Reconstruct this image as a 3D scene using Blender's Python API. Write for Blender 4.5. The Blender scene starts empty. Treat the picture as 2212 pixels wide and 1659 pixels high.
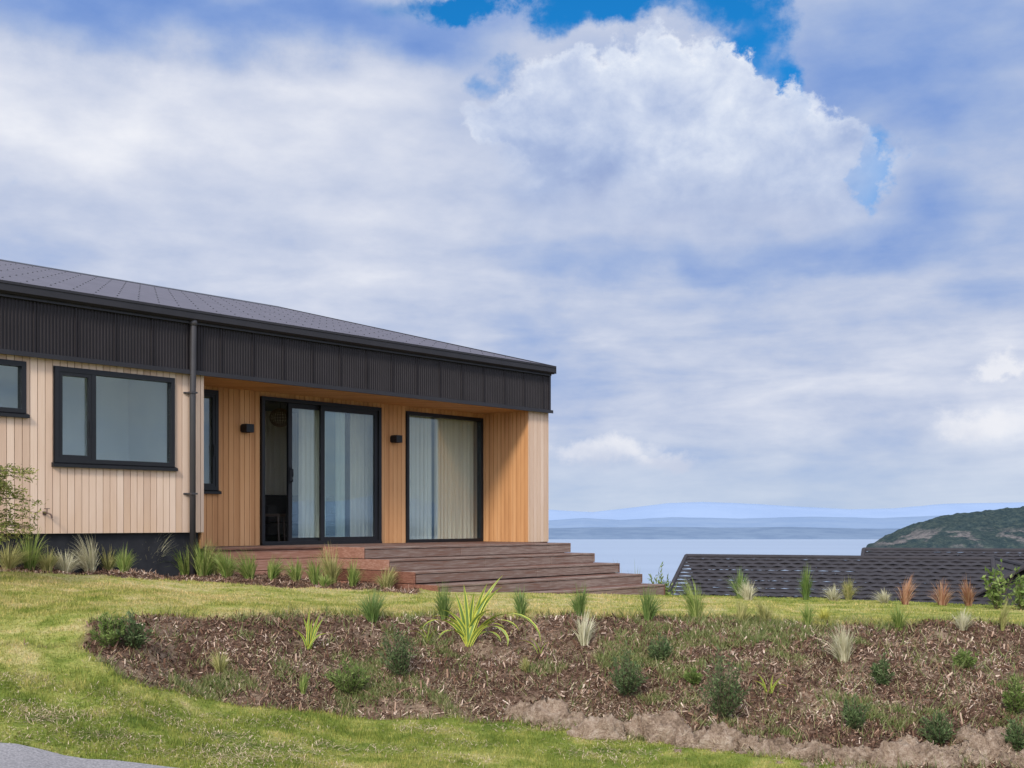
import bpy, math, random
import numpy as np
from mathutils import Vector
random.seed(4); rng=np.random.default_rng(7)
C=bpy.context.scene.collection
F=2555.0; CX=1106.0; HY=1127.0
# ------------------------------------------------------------------ node helpers
class NT:
    def __init__(s,nt): s.nt=nt
    def new(s,t): return s.nt.nodes.new(t)
    def put(s,sock,v):
        if isinstance(v,(int,float)): sock.default_value=v
        elif isinstance(v,(tuple,list)):
            sock.default_value=tuple(v) if len(sock.default_value)==len(v) else tuple(v)+(1,)
        else: s.nt.links.new(v,sock)
    def m(s,op,*a,clamp=False):
        n=s.new('ShaderNodeMath'); n.operation=op; n.use_clamp=clamp
        for i,v in enumerate(a): s.put(n.inputs[i],v)
        return n.outputs[0]
    def add(s,a,b): return s.m('ADD',a,b)
    def sub(s,a,b): return s.m('SUBTRACT',a,b)
    def mul(s,a,b): return s.m('MULTIPLY',a,b)
    def mad(s,a,b,c): return s.m('MULTIPLY_ADD',a,b,c)
    def ss(s,v,a,b,lo=0.,hi=1.):
        n=s.new('ShaderNodeMapRange'); n.interpolation_type='SMOOTHSTEP'
        for i,x in enumerate((v,a,b,lo,hi)): s.put(n.inputs[i],x)
        return n.outputs[0]
    def mix(s,f,a,b,mode='MIX'):
        n=s.new('ShaderNodeMix'); n.data_type='RGBA'; n.blend_type=mode
        s.put(n.inputs[0],f); s.put(n.inputs[6],a); s.put(n.inputs[7],b); return n.outputs[2]
    def noise(s,vec,scale,detail=4,rough=.5,dist=0.,col=False):
        n=s.new('ShaderNodeTexNoise'); s.put(n.inputs['Vector'],vec) if vec is not None else None
        n.inputs['Scale'].default_value=scale; n.inputs['Detail'].default_value=detail
        n.inputs['Roughness'].default_value=rough; n.inputs['Distortion'].default_value=dist
        return n.outputs[1] if col else n.outputs[0]
    def vm(s,op,a,b):
        n=s.new('ShaderNodeVectorMath'); n.operation=op; s.put(n.inputs[0],a); s.put(n.inputs[1],b)
        return n.outputs['Value'] if op in('DOT_PRODUCT','LENGTH') else n.outputs[0]
    def sep(s,v):
        n=s.new('ShaderNodeSeparateXYZ'); s.put(n.inputs[0],v); return n.outputs
    def comb(s,x,y,z):
        n=s.new('ShaderNodeCombineXYZ'); s.put(n.inputs[0],x); s.put(n.inputs[1],y); s.put(n.inputs[2],z); return n.outputs[0]
    def ramp(s,f,stops):
        n=s.new('ShaderNodeValToRGB'); s.put(n.inputs[0],f); e=n.color_ramp.elements
        while len(e)<len(stops): e.new(.5)
        for i,(p,c) in enumerate(stops): e[i].position=p; e[i].color=tuple(c)+(1,)
        return n.outputs[0]
def lin(r,g,b):
    f=lambda c:(c/255/12.92) if c/255<=.04045 else ((c/255+.055)/1.055)**2.4
    return (f(r),f(g),f(b))
# ------------------------------------------------------------------ world sky
SUN_EL=math.radians(34); SUN_AZ=math.radians(196)   # direction to the sun measured from +Y clockwise
sdir=Vector((math.sin(SUN_AZ)*math.cos(SUN_EL),math.cos(SUN_AZ)*math.cos(SUN_EL),math.sin(SUN_EL)))
w=bpy.data.worlds.new("World"); bpy.context.scene.world=w; w.use_nodes=True
try:
    w.cycles.sampling_method='MANUAL'; w.cycles.sample_map_resolution=256
except Exception: pass
w.node_tree.nodes.clear(); T=NT(w.node_tree)
D=T.new('ShaderNodeTexCoord').outputs['Generated']
dx,dy,dz=T.sep(D)
az0=T.m('ARCTAN2',dx,dy); hh=T.m('MAXIMUM',T.m('SQRT',T.add(T.mul(dx,dx),T.mul(dy,dy))),.05)
el0=T.m('MINIMUM',T.m('DIVIDE',dz,hh),3.)
wn=T.noise(T.vm('MULTIPLY',D,(1,1,1.5)),9,2,.5,col=True); wx,wy,wz=T.sep(wn)
bn=T.noise(T.vm('MULTIPLY',D,(1,1,1.1)),24,7,.62,col=True); bx,by,bz=T.sep(bn)
azs=T.add(T.mad(T.sub(wx,.5),.20,az0),T.mul(T.sub(bx,.5),.04)); els=T.add(T.mad(T.sub(wy,.5),.12,el0),T.mul(T.sub(by,.5),.03))
azb=T.add(T.mad(T.sub(wx,.5),.05,az0),T.mul(T.sub(bx,.5),.085)); elb=T.add(T.mad(T.sub(wy,.5),.05,el0),T.mul(T.sub(by,.5),.085))
def bd(px,py,rx,ry,a,e):
    ca=math.atan((px-CX)/F); ce=(HY-py)/F*math.cos(ca)
    v=T.vm('LENGTH',T.comb(T.mad(a,F/rx,-ca*F/rx),T.mad(e,F/ry,-ce*F/ry),0.),(0,0,0))
    return v
def soft(px,py,rx,ry,amp,a=None,e=None):
    return T.ss(bd(px,py,rx,ry,a or azs,e or els),0.,1.45,amp,0.)
def total(l):
    r=l[0]
    for x in l[1:]: r=T.add(r,x)
    return r
nb=T.noise(T.vm('MULTIPLY',D,(1,1,2.0)),6,4,.5)
nf=T.noise(T.vm('MULTIPLY',D,(1,1,2.2)),15,6,.56)
st=T.noise(T.vm('MULTIPLY',D,(1,1,5.0)),7.5,6,.55,.3)
low=T.ss(el0,.12,.30,1.,0.)
t=T.mad(T.sub(nb,.5),.40,.65)
t=T.mad(T.sub(nf,.5),.44,t)
t=T.add(t,T.mul(T.sub(st,.5),T.mad(low,.56,.12)))
t=T.add(t,total([soft(110,250,330,130,.26),soft(620,230,330,170,.22),soft(300,10,620,100,-.48),soft(830,60,260,110,-.30),
  soft(700,400,600,120,.05),soft(2000,130,330,300,-.38),soft(2120,540,260,120,-.12),soft(1480,560,420,60,-.24),soft(1880,500,260,80,-.20),
  soft(600,520,700,70,.04),soft(1500,700,500,60,-.06),soft(1900,790,340,60,.06),
  soft(2130,930,200,80,.20)]))
cc=T.ramp(t,[(0.,lin(92,134,206)),(.25,lin(130,160,216)),(.45,lin(162,182,221)),(.62,lin(190,201,226)),(.8,lin(214,220,236)),(1.,lin(240,242,249))])
holes=total([soft(1340,5,350,85,1.1,azb,elb),soft(1000,0,140,50,.8,azb,elb),soft(1640,95,100,160,.98,azb,elb),soft(1735,205,55,75,.9,azb,elb),soft(1868,350,50,95,.75,azb,elb),
  soft(1040,165,70,60,.60,azb,elb),soft(850,10,110,50,.5),soft(70,420,60,40,.3),soft(1990,370,100,40,.3)])
cov=T.ss(T.add(holes,T.add(T.mul(T.sub(nf,.5),.9),T.mul(T.sub(bz,.5),.6))),.22,.95,1.,0.)
hz=T.ss(el0,.0,.10,.6,0.)
cc=T.mix(hz,cc,lin(190,208,230))
sky=T.new('ShaderNodeTexSky'); sky.sky_type='NISHITA'; sky.sun_disc=False; sky.sun_elevation=SUN_EL; sky.sun_rotation=SUN_AZ
blue=T.mix(1.,sky.outputs[0],(.07,.74,1.28),'MULTIPLY')
def body(l,a,e):
    r=None
    for b in l:
        d=T.sub(1.,bd(*b,a,e)); r=d if r is None else T.m('MAXIMUM',r,d)
    return r
ex=T.m('MAXIMUM',body([(1280,255,250,130),(1420,225,190,145),(1545,225,115,145),(1150,265,150,85),(1660,300,150,120),(1760,370,130,120),(1480,430,480,190)],azb,elb),-1)
fb=T.noise(T.vm('MULTIPLY',D,(1,1,1.25)),24,7,.58,.15)
kmask=T.ss(ex,-.03,.17)
kfade=T.mul(T.ss(T.add(el0,T.mul(T.sub(wy,.5),.16)),.19,.34),T.ss(T.add(az0,T.mul(T.sub(wx,.5),.2)),-.06,.03,.4,1.))
kfade=T.mul(kfade,T.ss(T.add(az0,T.mul(T.sub(wx,.5),.2)),.24,.33,1.,.6))
elv=T.ss(T.add(el0,T.mul(T.sub(wx,.5),.20)),.21,.42)
kb=T.add(T.mad(elv,.42,.24),T.add(T.mul(T.sub(fb,.5),1.2),T.ss(ex,0.,.28,.24,0.)))
kb=T.add(kb,total([soft(1560,260,130,150,.20),soft(1790,370,120,70,.24),soft(1290,340,200,90,-.20)]))
kc=T.ramp(kb,[(0.,lin(146,166,210)),(.3,lin(170,187,222)),(.55,lin(196,208,233)),(.8,lin(222,230,245)),(1.,lin(247,249,254))])
kf=T.mul(kmask,kfade)
covk=T.m('MAXIMUM',cov,kf)
sm=body([(1270,985,90,34),(1345,975,95,42),(1420,1000,80,26),(2140,795,45,30),(2160,805,60,22),(2120,925,130,34)],T.mad(T.sub(bx,.5),.07,az0),T.mad(T.sub(by,.5),.05,el0))
smk=T.mul(T.ss(sm,-.1,.7),.8)
smc=T.mix(T.ss(T.add(el0,T.mul(T.sub(fb,.5),.06)),.035,.075),lin(200,208,228),lin(240,241,247))
gl=T.ss(T.vm('DOT_PRODUCT',D,tuple(sdir)),-.15,.95,1.,3.3)  # added boost: unseen clouds around the sun brightened to light the walls
b1=T.new('ShaderNodeBackground'); T.put(b1.inputs[0],blue); b1.inputs[1].default_value=.11
mx=T.new('ShaderNodeMixShader'); T.put(mx.inputs[0],covk)
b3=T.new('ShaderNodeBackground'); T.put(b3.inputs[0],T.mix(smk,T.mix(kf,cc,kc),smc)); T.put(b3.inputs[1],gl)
T.nt.links.new(b1.outputs[0],mx.inputs[1]); T.nt.links.new(b3.outputs[0],mx.inputs[2])
wo=T.new('ShaderNodeOutputWorld'); T.nt.links.new(mx.outputs[0],wo.inputs[0])
sl=bpy.data.lights.new('sun','SUN'); sl.energy=3.0; sl.angle=math.radians(10); sl.color=(1,.93,.82)
so=bpy.data.objects.new('sun',sl); C.objects.link(so); so.rotation_euler=sdir.to_track_quat('Z','Y').to_euler()
# ------------------------------------------------------------------ camera
cd=bpy.data.cameras.new('camera'); cam=bpy.data.objects.new('camera',cd); C.objects.link(cam)
cd.sensor_width=36; cd.lens=36*F/2212; cd.shift_y=(HY-829.5)/2212; cd.clip_start=.1; cd.clip_end=40000
cam.rotation_euler=(math.pi/2,0,0); bpy.context.scene.camera=cam
bpy.context.scene.view_settings.view_transform='Standard'; bpy.context.scene.view_settings.look='None'
# ------------------------------------------------------------------ materials
def newmat(name):
    m=bpy.data.materials.new(name); m.use_nodes=True; t=NT(m.node_tree)
    return m,t,m.node_tree.nodes['Principled BSDF']
def bump(t,p,h,strength=.3,dist=.01):
    b=t.new('ShaderNodeBump'); b.inputs['Strength'].default_value=strength; b.inputs['Distance'].default_value=dist
    t.put(b.inputs['Height'],h); t.nt.links.new(b.outputs[0],p.inputs['Normal'])
def simple(name,c1,c2=None,rough=.6,scale=8,bs=0.,metal=0.,stretch=(1,1,1),spec=.5,detail=5):
    m,t,p=newmat(name); co=t.new('ShaderNodeTexCoord').outputs['Object']
    v=t.vm('MULTIPLY',co,stretch); n=t.noise(v,scale,detail,.55)
    t.put(p.inputs['Base Color'],t.mix(t.ss(n,.3,.7),c1,c2 or tuple(x*.8 for x in c1)))
    p.inputs['Roughness'].default_value=rough; p.inputs['Metallic'].default_value=metal; p.inputs['Specular IOR Level'].default_value=spec
    if bs: bump(t,p,n,bs,.01)
    return m
def timber(name,cols,pitch,rough=.65,weather=None):
    m,t,p=newmat(name); co=t.new('ShaderNodeTexCoord').outputs['Object']; x,y,z=t.sep(co)
    idx=t.m('FLOOR',t.mul(t.add(x,y),1/pitch)); wn=t.new('ShaderNodeTexWhiteNoise'); wn.noise_dimensions='1D'; t.put(wn.inputs['W'],idx)
    r=wn.outputs[0]
    g=t.noise(t.comb(t.mul(x,1),t.mul(y,1),t.mul(t.add(z,t.mul(r,9)),.035)),60,5,.6,.4)
    g2=t.noise(t.comb(x,y,t.mul(t.add(z,t.mul(r,5)),.3)),5,3,.5)
    f=t.add(t.mad(r,.42,.06),t.add(t.mul(g,.35),t.mul(t.sub(g2,.35),.4)))
    col=t.ramp(f,[(.1,cols[0]),(.5,cols[1]),(.9,cols[2])])
    if weather: col=t.mix(t.ss(t.add(z,t.mul(t.sub(g2,.5),.9)),*weather[1]),col,t.mix(r,weather[0],cols[1]))
    t.put(p.inputs['Base Color'],col); p.inputs['Roughness'].default_value=rough; p.inputs['Specular IOR Level'].default_value=.25
    bump(t,p,g,.25,.004); return m
BP=.092
M={}
M['pale']=timber('pale_weathered_cedar',[(.43,.28,.19),(.57,.40,.28),(.68,.52,.39)],BP,weather=((.56,.36,.20),(1.3,.7,0.,.45)))
M['cedar']=timber('orange_cedar',[(.38,.17,.065),(.53,.265,.11),(.65,.36,.17)],BP)
M['groove']=simple('groove_shadow',(.09,.05,.03),rough=.9)
def blackpaint(name,c,rough,bs=0.,spec=.3): return simple(name,c,tuple(x*1.25 for x in c),rough,3,bs,spec=spec)
M['clad']=blackpaint('charcoal_profile_metal',(.0165,.013,.0135),.5,spec=.22)
M['roof']=blackpaint('dark_grey_roof_metal',(.082,.073,.084),.6,spec=.3)
M['screw']=simple('screw',(.03,.03,.033),rough=.5)
M['gutter']=blackpaint('gutter_metal',(.019,.017,.018),.4)
M['frame']=blackpaint('black_aluminium',(.009,.009,.010),.45)
M['plinth']=simple('dark_plinth',(.018,.018,.020),(.028,.028,.030),.9,6,.2,spec=.15)
M['white']=simple('interior_paint',(.80,.80,.78),(.74,.75,.74),.8,2)
M['grey']=simple('interior_grey',(.38,.37,.36),(.33,.33,.32),.8,2)
M['floor']=simple('interior_floor',(.30,.23,.17),(.22,.16,.12),.5,3)
def island(name,stops,rough=.6,bs=0,trans=0.,spec=.3,pos=False,wt=(.7,.35,0.),sc=None):
    m,t,p=newmat(name); g=t.new('ShaderNodeNewGeometry'); r=g.outputs['Random Per Island']
    co=g.outputs['Position']
    n=t.noise(co,sc or (3. if pos else 12.),3,.6)
    f=t.add(t.mad(r,wt[0],wt[2]),t.mul(n,wt[1]))
    t.put(p.inputs['Base Color'],t.ramp(f,stops)); p.inputs['Roughness'].default_value=rough; p.inputs['Specular IOR Level'].default_value=spec
    if trans:
        tr=t.new('ShaderNodeBsdfTranslucent'); t.put(tr.inputs[0],t.ramp(f,stops)); mx=t.new('ShaderNodeMixShader'); mx.inputs[0].default_value=trans
        out=m.node_tree.nodes['Material Output']; t.nt.links.new(p.outputs[0],mx.inputs[1]); t.nt.links.new(tr.outputs[0],mx.inputs[2]); t.nt.links.new(mx.outputs[0],out.inputs[0])
    return m
def deckmat(name,stops):
    m,t,p=newmat(name); g=t.new('ShaderNodeNewGeometry'); r=g.outputs['Random Per Island']
    co=t.new('ShaderNodeTexCoord').outputs['Object']; x,y,z=t.sep(co)
    n=t.noise(t.comb(t.mul(x,.05),t.mul(y,.2),z),75,5,.65,.3); n2=t.noise(t.comb(t.mul(x,.35),y,z),4,5,.65)
    f=t.add(t.mul(r,.60),t.add(t.mul(t.sub(n,.5),1.1),t.mul(n2,.4)))
    t.put(p.inputs['Base Color'],t.ramp(f,stops)); p.inputs['Roughness'].default_value=.65; p.inputs['Specular IOR Level'].default_value=.15; bump(t,p,n,.5,.006); return m
M['deck']=deckmat('brown_hardwood',[(.05,(.030,.016,.012)),(.32,(.085,.042,.029)),(.52,(.155,.073,.047)),(.72,(.175,.115,.088)),(.95,(.28,.21,.165))])
M['decklit']=deckmat('redlit_hardwood',[(.1,(.07,.030,.019)),(.45,(.17,.072,.045)),(.75,(.27,.13,.085)),(.95,(.36,.21,.15))])  # same hardwood; redder light on the left boards put into the colour
def glassmat(name,tint,refl):
    m=bpy.data.materials.new(name); m.use_nodes=True; t=NT(m.node_tree); m.node_tree.nodes.remove(m.node_tree.nodes['Principled BSDF'])
    a=t.new('ShaderNodeBsdfTransparent'); t.put(a.inputs[0],tint); b=t.new('ShaderNodeBsdfGlossy'); b.inputs['Roughness'].default_value=.01; t.put(b.inputs[0],(.92,1,.97))
    g=t.new('ShaderNodeNewGeometry'); cs=t.m('ABSOLUTE',t.vm('DOT_PRODUCT',g.outputs['Incoming'],g.outputs['Normal']))
    fr=t.mad(t.m('POWER',t.sub(1.,cs),5.),.96,.04)
    mx=t.new('ShaderNodeMixShader'); t.put(mx.inputs[0],t.m('ADD',fr,refl,clamp=True))
    t.nt.links.new(a.outputs[0],mx.inputs[1]); t.nt.links.new(b.outputs[0],mx.inputs[2]); t.nt.links.new(mx.outputs[0],m.node_tree.nodes['Material Output'].inputs[0]); return m
M['glass']=glassmat('window_glass',(.91,.95,.935),.06)
def curtainmat():
    m,t,p=newmat('sheer_curtain'); t.put(p.inputs['Base Color'],(.82,.74,.62)); p.inputs['Roughness'].default_value=.9
    tr=t.new('ShaderNodeBsdfTranslucent'); t.put(tr.inputs[0],(.7,.66,.6)); mx=t.new('ShaderNodeMixShader'); mx.inputs[0].default_value=.25
    o=m.node_tree.nodes['Material Output']; t.nt.links.new(p.outputs[0],mx.inputs[1]); t.nt.links.new(tr.outputs[0],mx.inputs[2]); t.nt.links.new(mx.outputs[0],o.inputs[0]); return m
M['curtain']=curtainmat()
# ------------------------------------------------------------------ mesh builder
class MB:
    def __init__(s): s.v=[]; s.f=[]; s.mi=[]
    def add(s,vs,fs,mi=0):
        k=len(s.v); s.v+=[tuple(p) for p in vs]; s.f+=[tuple(i+k for i in f) for f in fs]; s.mi+=[mi]*len(fs)
    def box(s,x0,x1,y0,y1,z0,z1,mi=0):
        if x0>x1:x0,x1=x1,x0
        if y0>y1:y0,y1=y1,y0
        if z0>z1:z0,z1=z1,z0
        s.add([(x0,y0,z0),(x1,y0,z0),(x1,y1,z0),(x0,y1,z0),(x0,y0,z1),(x1,y0,z1),(x1,y1,z1),(x0,y1,z1)],
              [(0,3,2,1),(4,5,6,7),(0,1,5,4),(1,2,6,5),(2,3,7,6),(3,0,4,7)],mi)
    def prism(s,prof,x0,x1,mi=0):
        n=len(prof); s.add([(x0,y,z) for y,z in prof]+[(x1,y,z) for y,z in prof],
            [(i,(i+1)%n,n+(i+1)%n,n+i) for i in range(n)]+[tuple(range(n-1,-1,-1)),tuple(range(n,2*n))],mi)
    def tube(s,pts,r,n=10,mi=0,r2=None):
        pts=[Vector(p) for p in pts]; vs=[]; K=len(pts)
        for i,p in enumerate(pts):
            d=(pts[min(i+1,K-1)]-pts[max(i-1,0)]).normalized(); a=d.orthogonal().normalized()
            if abs(d.z)<.9: a=d.cross(Vector((0,0,1))).normalized()
            b=d.cross(a); rr=r if r2 is None else r+(r2-r)*i/(K-1)
            for k in range(n): q=2*math.pi*k/n; vs.append(p+(a*math.cos(q)+b*math.sin(q))*rr)
        fs=[(i*n+k,i*n+(k+1)%n,(i+1)*n+(k+1)%n,(i+1)*n+k) for i in range(K-1) for k in range(n)]
        fs+=[tuple(range(n-1,-1,-1)),tuple((K-1)*n+k for k in range(n))]
        s.add(vs,fs,mi)
    def build(s,name,mats,parent=None,origin=(0,0,0),smooth=False,loc=None):
        me=bpy.data.meshes.new(name); o=Vector(origin)
        me.from_pydata([(x-o.x,y-o.y,z-o.z) for x,y,z in s.v],[],s.f)
        mats=mats if isinstance(mats,list) else [mats]
        for m in mats: me.materials.append(m)
        if len(mats)>1: me.polygons.foreach_set('material_index',s.mi)
        if smooth: me.polygons.foreach_set('use_smooth',[True]*len(s.f))
        ob=bpy.data.objects.new(name,me); C.objects.link(ob)
        if parent: ob.parent=parent
        if loc is not None: ob.location=loc
        return ob
def npmesh(name,V,faces,nper,mat,smooth=False):
    me=bpy.data.meshes.new(name); nf=len(faces)//nper
    me.vertices.add(len(V)); me.vertices.foreach_set('co',np.asarray(V,dtype=np.float32).ravel())
    me.loops.add(len(faces)); me.loops.foreach_set('vertex_index',np.asarray(faces,dtype=np.int32))
    me.polygons.add(nf); me.polygons.foreach_set('loop_start',np.arange(0,nf*nper,nper,dtype=np.int32))
    if smooth: me.polygons.foreach_set('use_smooth',np.ones(nf,dtype=bool))
    me.update(calc_edges=True); me.validate()
    for m in (mat if isinstance(mat,list) else [mat]): me.materials.append(m)
    ob=bpy.data.objects.new(name,me); C.objects.link(ob); return ob
def tag(o,label=None,cat=None,group=None,kind=None):
    if label:o['label']=label
    if cat:o['category']=cat
    if group:o['group']=group
    if kind:o['kind']=kind
    return o
def empty(name,loc,label,cat,group=None,rz=0):
    o=bpy.data.objects.new(name,None); C.objects.link(o); o.location=loc; o.rotation_euler=(0,0,rz); o.empty_display_size=.2
    return tag(o,label,cat,group)
# ------------------------------------------------------------------ terrain
TB=rng.random((256,256))
def vn(x,y):
    xi=np.floor(x).astype(int); yi=np.floor(y).astype(int); fx=x-xi; fy=y-yi; fx=fx*fx*(3-2*fx); fy=fy*fy*(3-2*fy)
    g=lambda a,b:TB[a&255,b&255]
    return (g(xi,yi)*(1-fx)+g(xi+1,yi)*fx)*(1-fy)+(g(xi,yi+1)*(1-fx)+g(xi+1,yi+1)*fx)*fy
def fbm(x,y,o=4):
    r=0;a=.5
    for i in range(o): r=r+a*(vn(x*2**i+17*i,y*2**i+31*i)-.5); a*=.5
    return r
COLS={-600:[(0,-1.6),(4,-1.55),(6,-1.25),(8,-.9),(9.5,-.65),(11,-.5),(14,-.5),(35,-.6),(60,-5)],
0:[(0,-1.6),(4,-1.58),(6.7,-1.4),(8.9,-.95),(10.6,-.72),(12.2,-.54),(14,-.5),(35,-.7),(60,-5)],
200:[(0,-1.6),(4,-1.6),(6.96,-1.45),(8.7,-1.1),(9.7,-.81),(13.2,-.6),(15,-.58),(35,-.8),(60,-5)],
500:[(0,-1.6),(4,-1.62),(7.2,-1.5),(9.4,-1.40),(10.7,-.84),(14,-.72),(16,-.7),(35,-.9),(60,-5)],
800:[(0,-1.6),(4,-1.64),(7.7,-1.6),(9.7,-1.58),(11.6,-.90),(15.2,-.85),(17,-.85),(35,-1.1),(60,-6)],
1100:[(0,-1.6),(4,-1.65),(7.92,-1.65),(9.7,-1.65),(11.7,-.92),(15.56,-.95),(18,-1.05),(22,-1.25),(35,-2.),(60,-7)],
1500:[(0,-1.6),(4,-1.65),(8.16,-1.7),(9.0,-1.71),(11.6,-.96),(17.8,-1.1),(19,-1.4),(22,-2.6),(35,-5),(60,-9)],
1900:[(0,-1.6),(4,-1.65),(8.26,-1.74),(11.9,-1.01),(17.5,-1.15),(18.6,-1.5),(22,-2.8),(35,-5.2),(60,-9)],
2212:[(0,-1.6),(4,-1.66),(8.4,-1.75),(11.9,-1.04),(16.9,-1.2),(18,-1.6),(22,-3.),(35,-5.4),(60,-9)],
2700:[(0,-1.6),(4,-1.66),(8.6,-1.78),(12.0,-1.10),(16,-1.25),(18,-1.8),(22,-3.2),(35,-5.6),(60,-9)]}
KX=sorted(COLS)
TT=[(-600,1390),(175,1392),(190,1352),(230,1339),(400,1332),(600,1326),(1100,1327),(1500,1337),(1900,1345),(2212,1352),(3000,1370)]
BBm=[(-600,1380),(175,1392),(200,1422),(260,1458),(400,1500),(600,1524),(800,1545),(1000,1558),(1150,1568),(1300,1590),(1500,1612),(1700,1640),(1900,1665),(2212,1695),(3000,1740)]
BED=[(-600,1226),(0,1237),(200,1243),(440,1256),(640,1268),(850,1281),(905,1284)]
ip=lambda tab,x:np.interp(x,[p[0] for p in tab],[p[1] for p in tab])
def terr(X,Y,fine=True):
    X=np.asarray(X,float);Y=np.asarray(Y,float)
    px=CX+F*X/np.maximum(Y,1.5); px=np.clip(px,KX[0],KX[-1])
    zs=[]
    for k in KX:
        pr=COLS[k]+[(400,-64),(9000,-66)]; a=[p[0] for p in pr]; b=[p[1] for p in pr]
        d=.28
        zs.append((np.interp(Y-d,a,b)+2*np.interp(Y,a,b)+np.interp(Y+d,a,b))/4)
    zs=np.array(zs); i=np.clip(np.searchsorted(KX,px)-1,0,len(KX)-2); kx=np.array(KX)
    tt=(px-kx[i])/(kx[i+1]-kx[i]); tt=tt*tt*(3-2*tt)
    ii=np.indices(px.shape); sh=tuple(ii)
    z=zs[(i,)+sh]*(1-tt)+zs[(i+1,)+sh]*tt
    z=z-np.clip((X-13)*.17,0,60)-np.clip((-X-60)*.1,0,50)-np.clip((-Y-60)*.1,0,50)
    z=np.maximum(z,-66)
    if fine:
        m=mask0(X,Y,z); z=z+fbm(X*1.1,Y*1.1)*.05*np.where(np.abs(Y)<40,1,0)+m*(fbm(X*2.6,Y*2.6,4)*.21-.03)
    return z
def pix(X,Y,z):
    Ys=np.maximum(Y,.5); return CX+F*X/Ys, HY-F*z/Ys
def mask0(X,Y,z):
    px,py=pix(X,Y,z); n=fbm(X*2.2,Y*2.2)*26+fbm(X*9,Y*9,2)*12
    d=np.minimum(py-(ip(TT,px)+n*.5),(ip(BBm,px)+n*1.4)-py)
    m=np.clip(d/7+.5,0,1)*(Y>4)
    bed=np.clip((ip(BED,px)+n*.3-py)/4+.5,0,1)*(px<905+n)*(Y<40)*(Y>8)
    return np.maximum(m,bed)
def axis(a,b,st,lim):
    c=list(np.arange(a,b+1e-6,st)); s=st
    hi=[];x=c[-1]
    while x<lim: s*=1.28; x+=s; hi.append(x)
    s=st; lo=[]; x=c[0]
    while x>-lim: s*=1.28; x-=s; lo.append(x)
    return np.array(lo[::-1]+c+hi)
gx=axis(-9,9.5,.06,9500); gy=axis(5,20,.06,9500)
GX,GY=np.meshgrid(gx,gy); GZ=terr(GX,GY)
MM=mask0(GX,GY,terr(GX,GY,False))
nx,ny=len(gx),len(gy); idx=np.arange(nx*ny).reshape(ny,nx)
fc=np.stack([idx[:-1,:-1],idx[:-1,1:],idx[1:,1:],idx[1:,:-1]],-1).reshape(-1)
def lawncolor(t,co):
    big=t.noise(co,.55,3,.6); mid=t.noise(co,3.2,4,.65); fine=t.noise(co,45,3,.7)
    x,y,z=t.sep(co)
    up=t.ss(z,-1.22,-.95)
    f=t.add(t.add(t.mul(big,.45),t.mul(mid,.75)),t.add(t.mul(up,.11),-.13))
    c=t.ramp(f,[(.30,(.10,.14,.024)),(.43,(.185,.215,.040)),(.53,(.305,.295,.082)),(.67,(.46,.375,.175))])
    return t.mix(1.,c,t.ramp(fine,[(.25,(.65,.65,.6)),(.7,(1.2,1.2,1.15))]),'MULTIPLY'),fine,mid
m,t,p=newmat('lawn_and_soil'); co=t.new('ShaderNodeNewGeometry').outputs['Position']
lc,fi,mi_=lawncolor(t,co)
at=t.new('ShaderNodeAttribute'); at.attribute_name='mulch'
s1=t.noise(co,28,5,.7); s2=t.noise(co,2.2,4,.6)
sc=t.ramp(s1,[(.3,(.030,.017,.011)),(.5,(.085,.048,.030)),(.7,(.22,.14,.095))])
sc=t.mix(t.ss(s2,.5,.68,0,.6),sc,(.32,.23,.15))
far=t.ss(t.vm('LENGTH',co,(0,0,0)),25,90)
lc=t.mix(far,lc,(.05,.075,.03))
t.put(p.inputs['Base Color'],t.mix(at.outputs['Fac'],lc,sc)); p.inputs['Roughness'].default_value=.95; p.inputs['Specular IOR Level'].default_value=.1
bump(t,p,t.add(t.mul(fi,.5),s1),.8,.03)
g=npmesh('ground',np.stack([GX,GY,GZ],-1).reshape(-1,3),fc,4,m,True)
a=g.data.attributes.new('mulch','FLOAT','POINT'); a.data.foreach_set('value',MM.astype(np.float32).ravel()); tag(g,kind='structure')
def gp(px,py):
    Y=np.linspace(4,40,7000); X=(px-CX)/F*Y; z=terr(X,Y); zr=-(py-HY)/F*Y
    h=np.where(zr<=z)[0]
    k=h[0] if len(h) and Y[h[0]]<22 else int(np.argmin(np.abs(Y-17.6)))
    return Vector((X[k],Y[k],z[k]))
# house frame: x=along facade, y=into the house
UA=math.atan2(.7513,.66); cu,su=.66,.7513
def h2w(x,y): return (x*cu-y*su, x*su+y*cu)
def w2h(X,Y): return (X*cu+Y*su, -X*su+Y*cu)
def inhouse(X,Y):
    hx,hy=w2h(X,Y); return ((hy>13.22)&(hx<16.1))|((hy>10.25)&(hx>10.8)&(hx<15.35)&(hy<13.3))
# driveway
a1=gp(0,1615); a2=gp(300,1659); dd=(a2-a1); dd.z=0; dd.normalize(); nn=Vector((dd.y,-dd.x,0))
if nn.y>0: nn=-nn
V=[];fs=[]; ns,nt_=90,40
for i in range(ns):
    for j in range(nt_):
        q=a1+dd*(-9+i*.14)+nn*(j*.09); V.append((q.x,q.y,0))
V=np.array(V); V[:,2]=terr(V[:,0],V[:,1])+.03
id2=np.arange(ns*nt_).reshape(ns,nt_); fs=np.stack([id2[:-1,:-1],id2[:-1,1:],id2[1:,1:],id2[1:,:-1]],-1).reshape(-1)
M['concrete']=simple('driveway_concrete',(.27,.25,.24),(.16,.15,.145),.9,70,.5,spec=.2)
tag(npmesh('driveway',V,fs,4,M['concrete'],True),kind='structure')
def ondrive(X,Y):
    return ((X-a1.x)*nn.x+(Y-a1.y)*nn.y>-.01)&(X<-.3)&(((X-a1.x)*nn.x+(Y-a1.y)*nn.y)<3.6)
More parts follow.
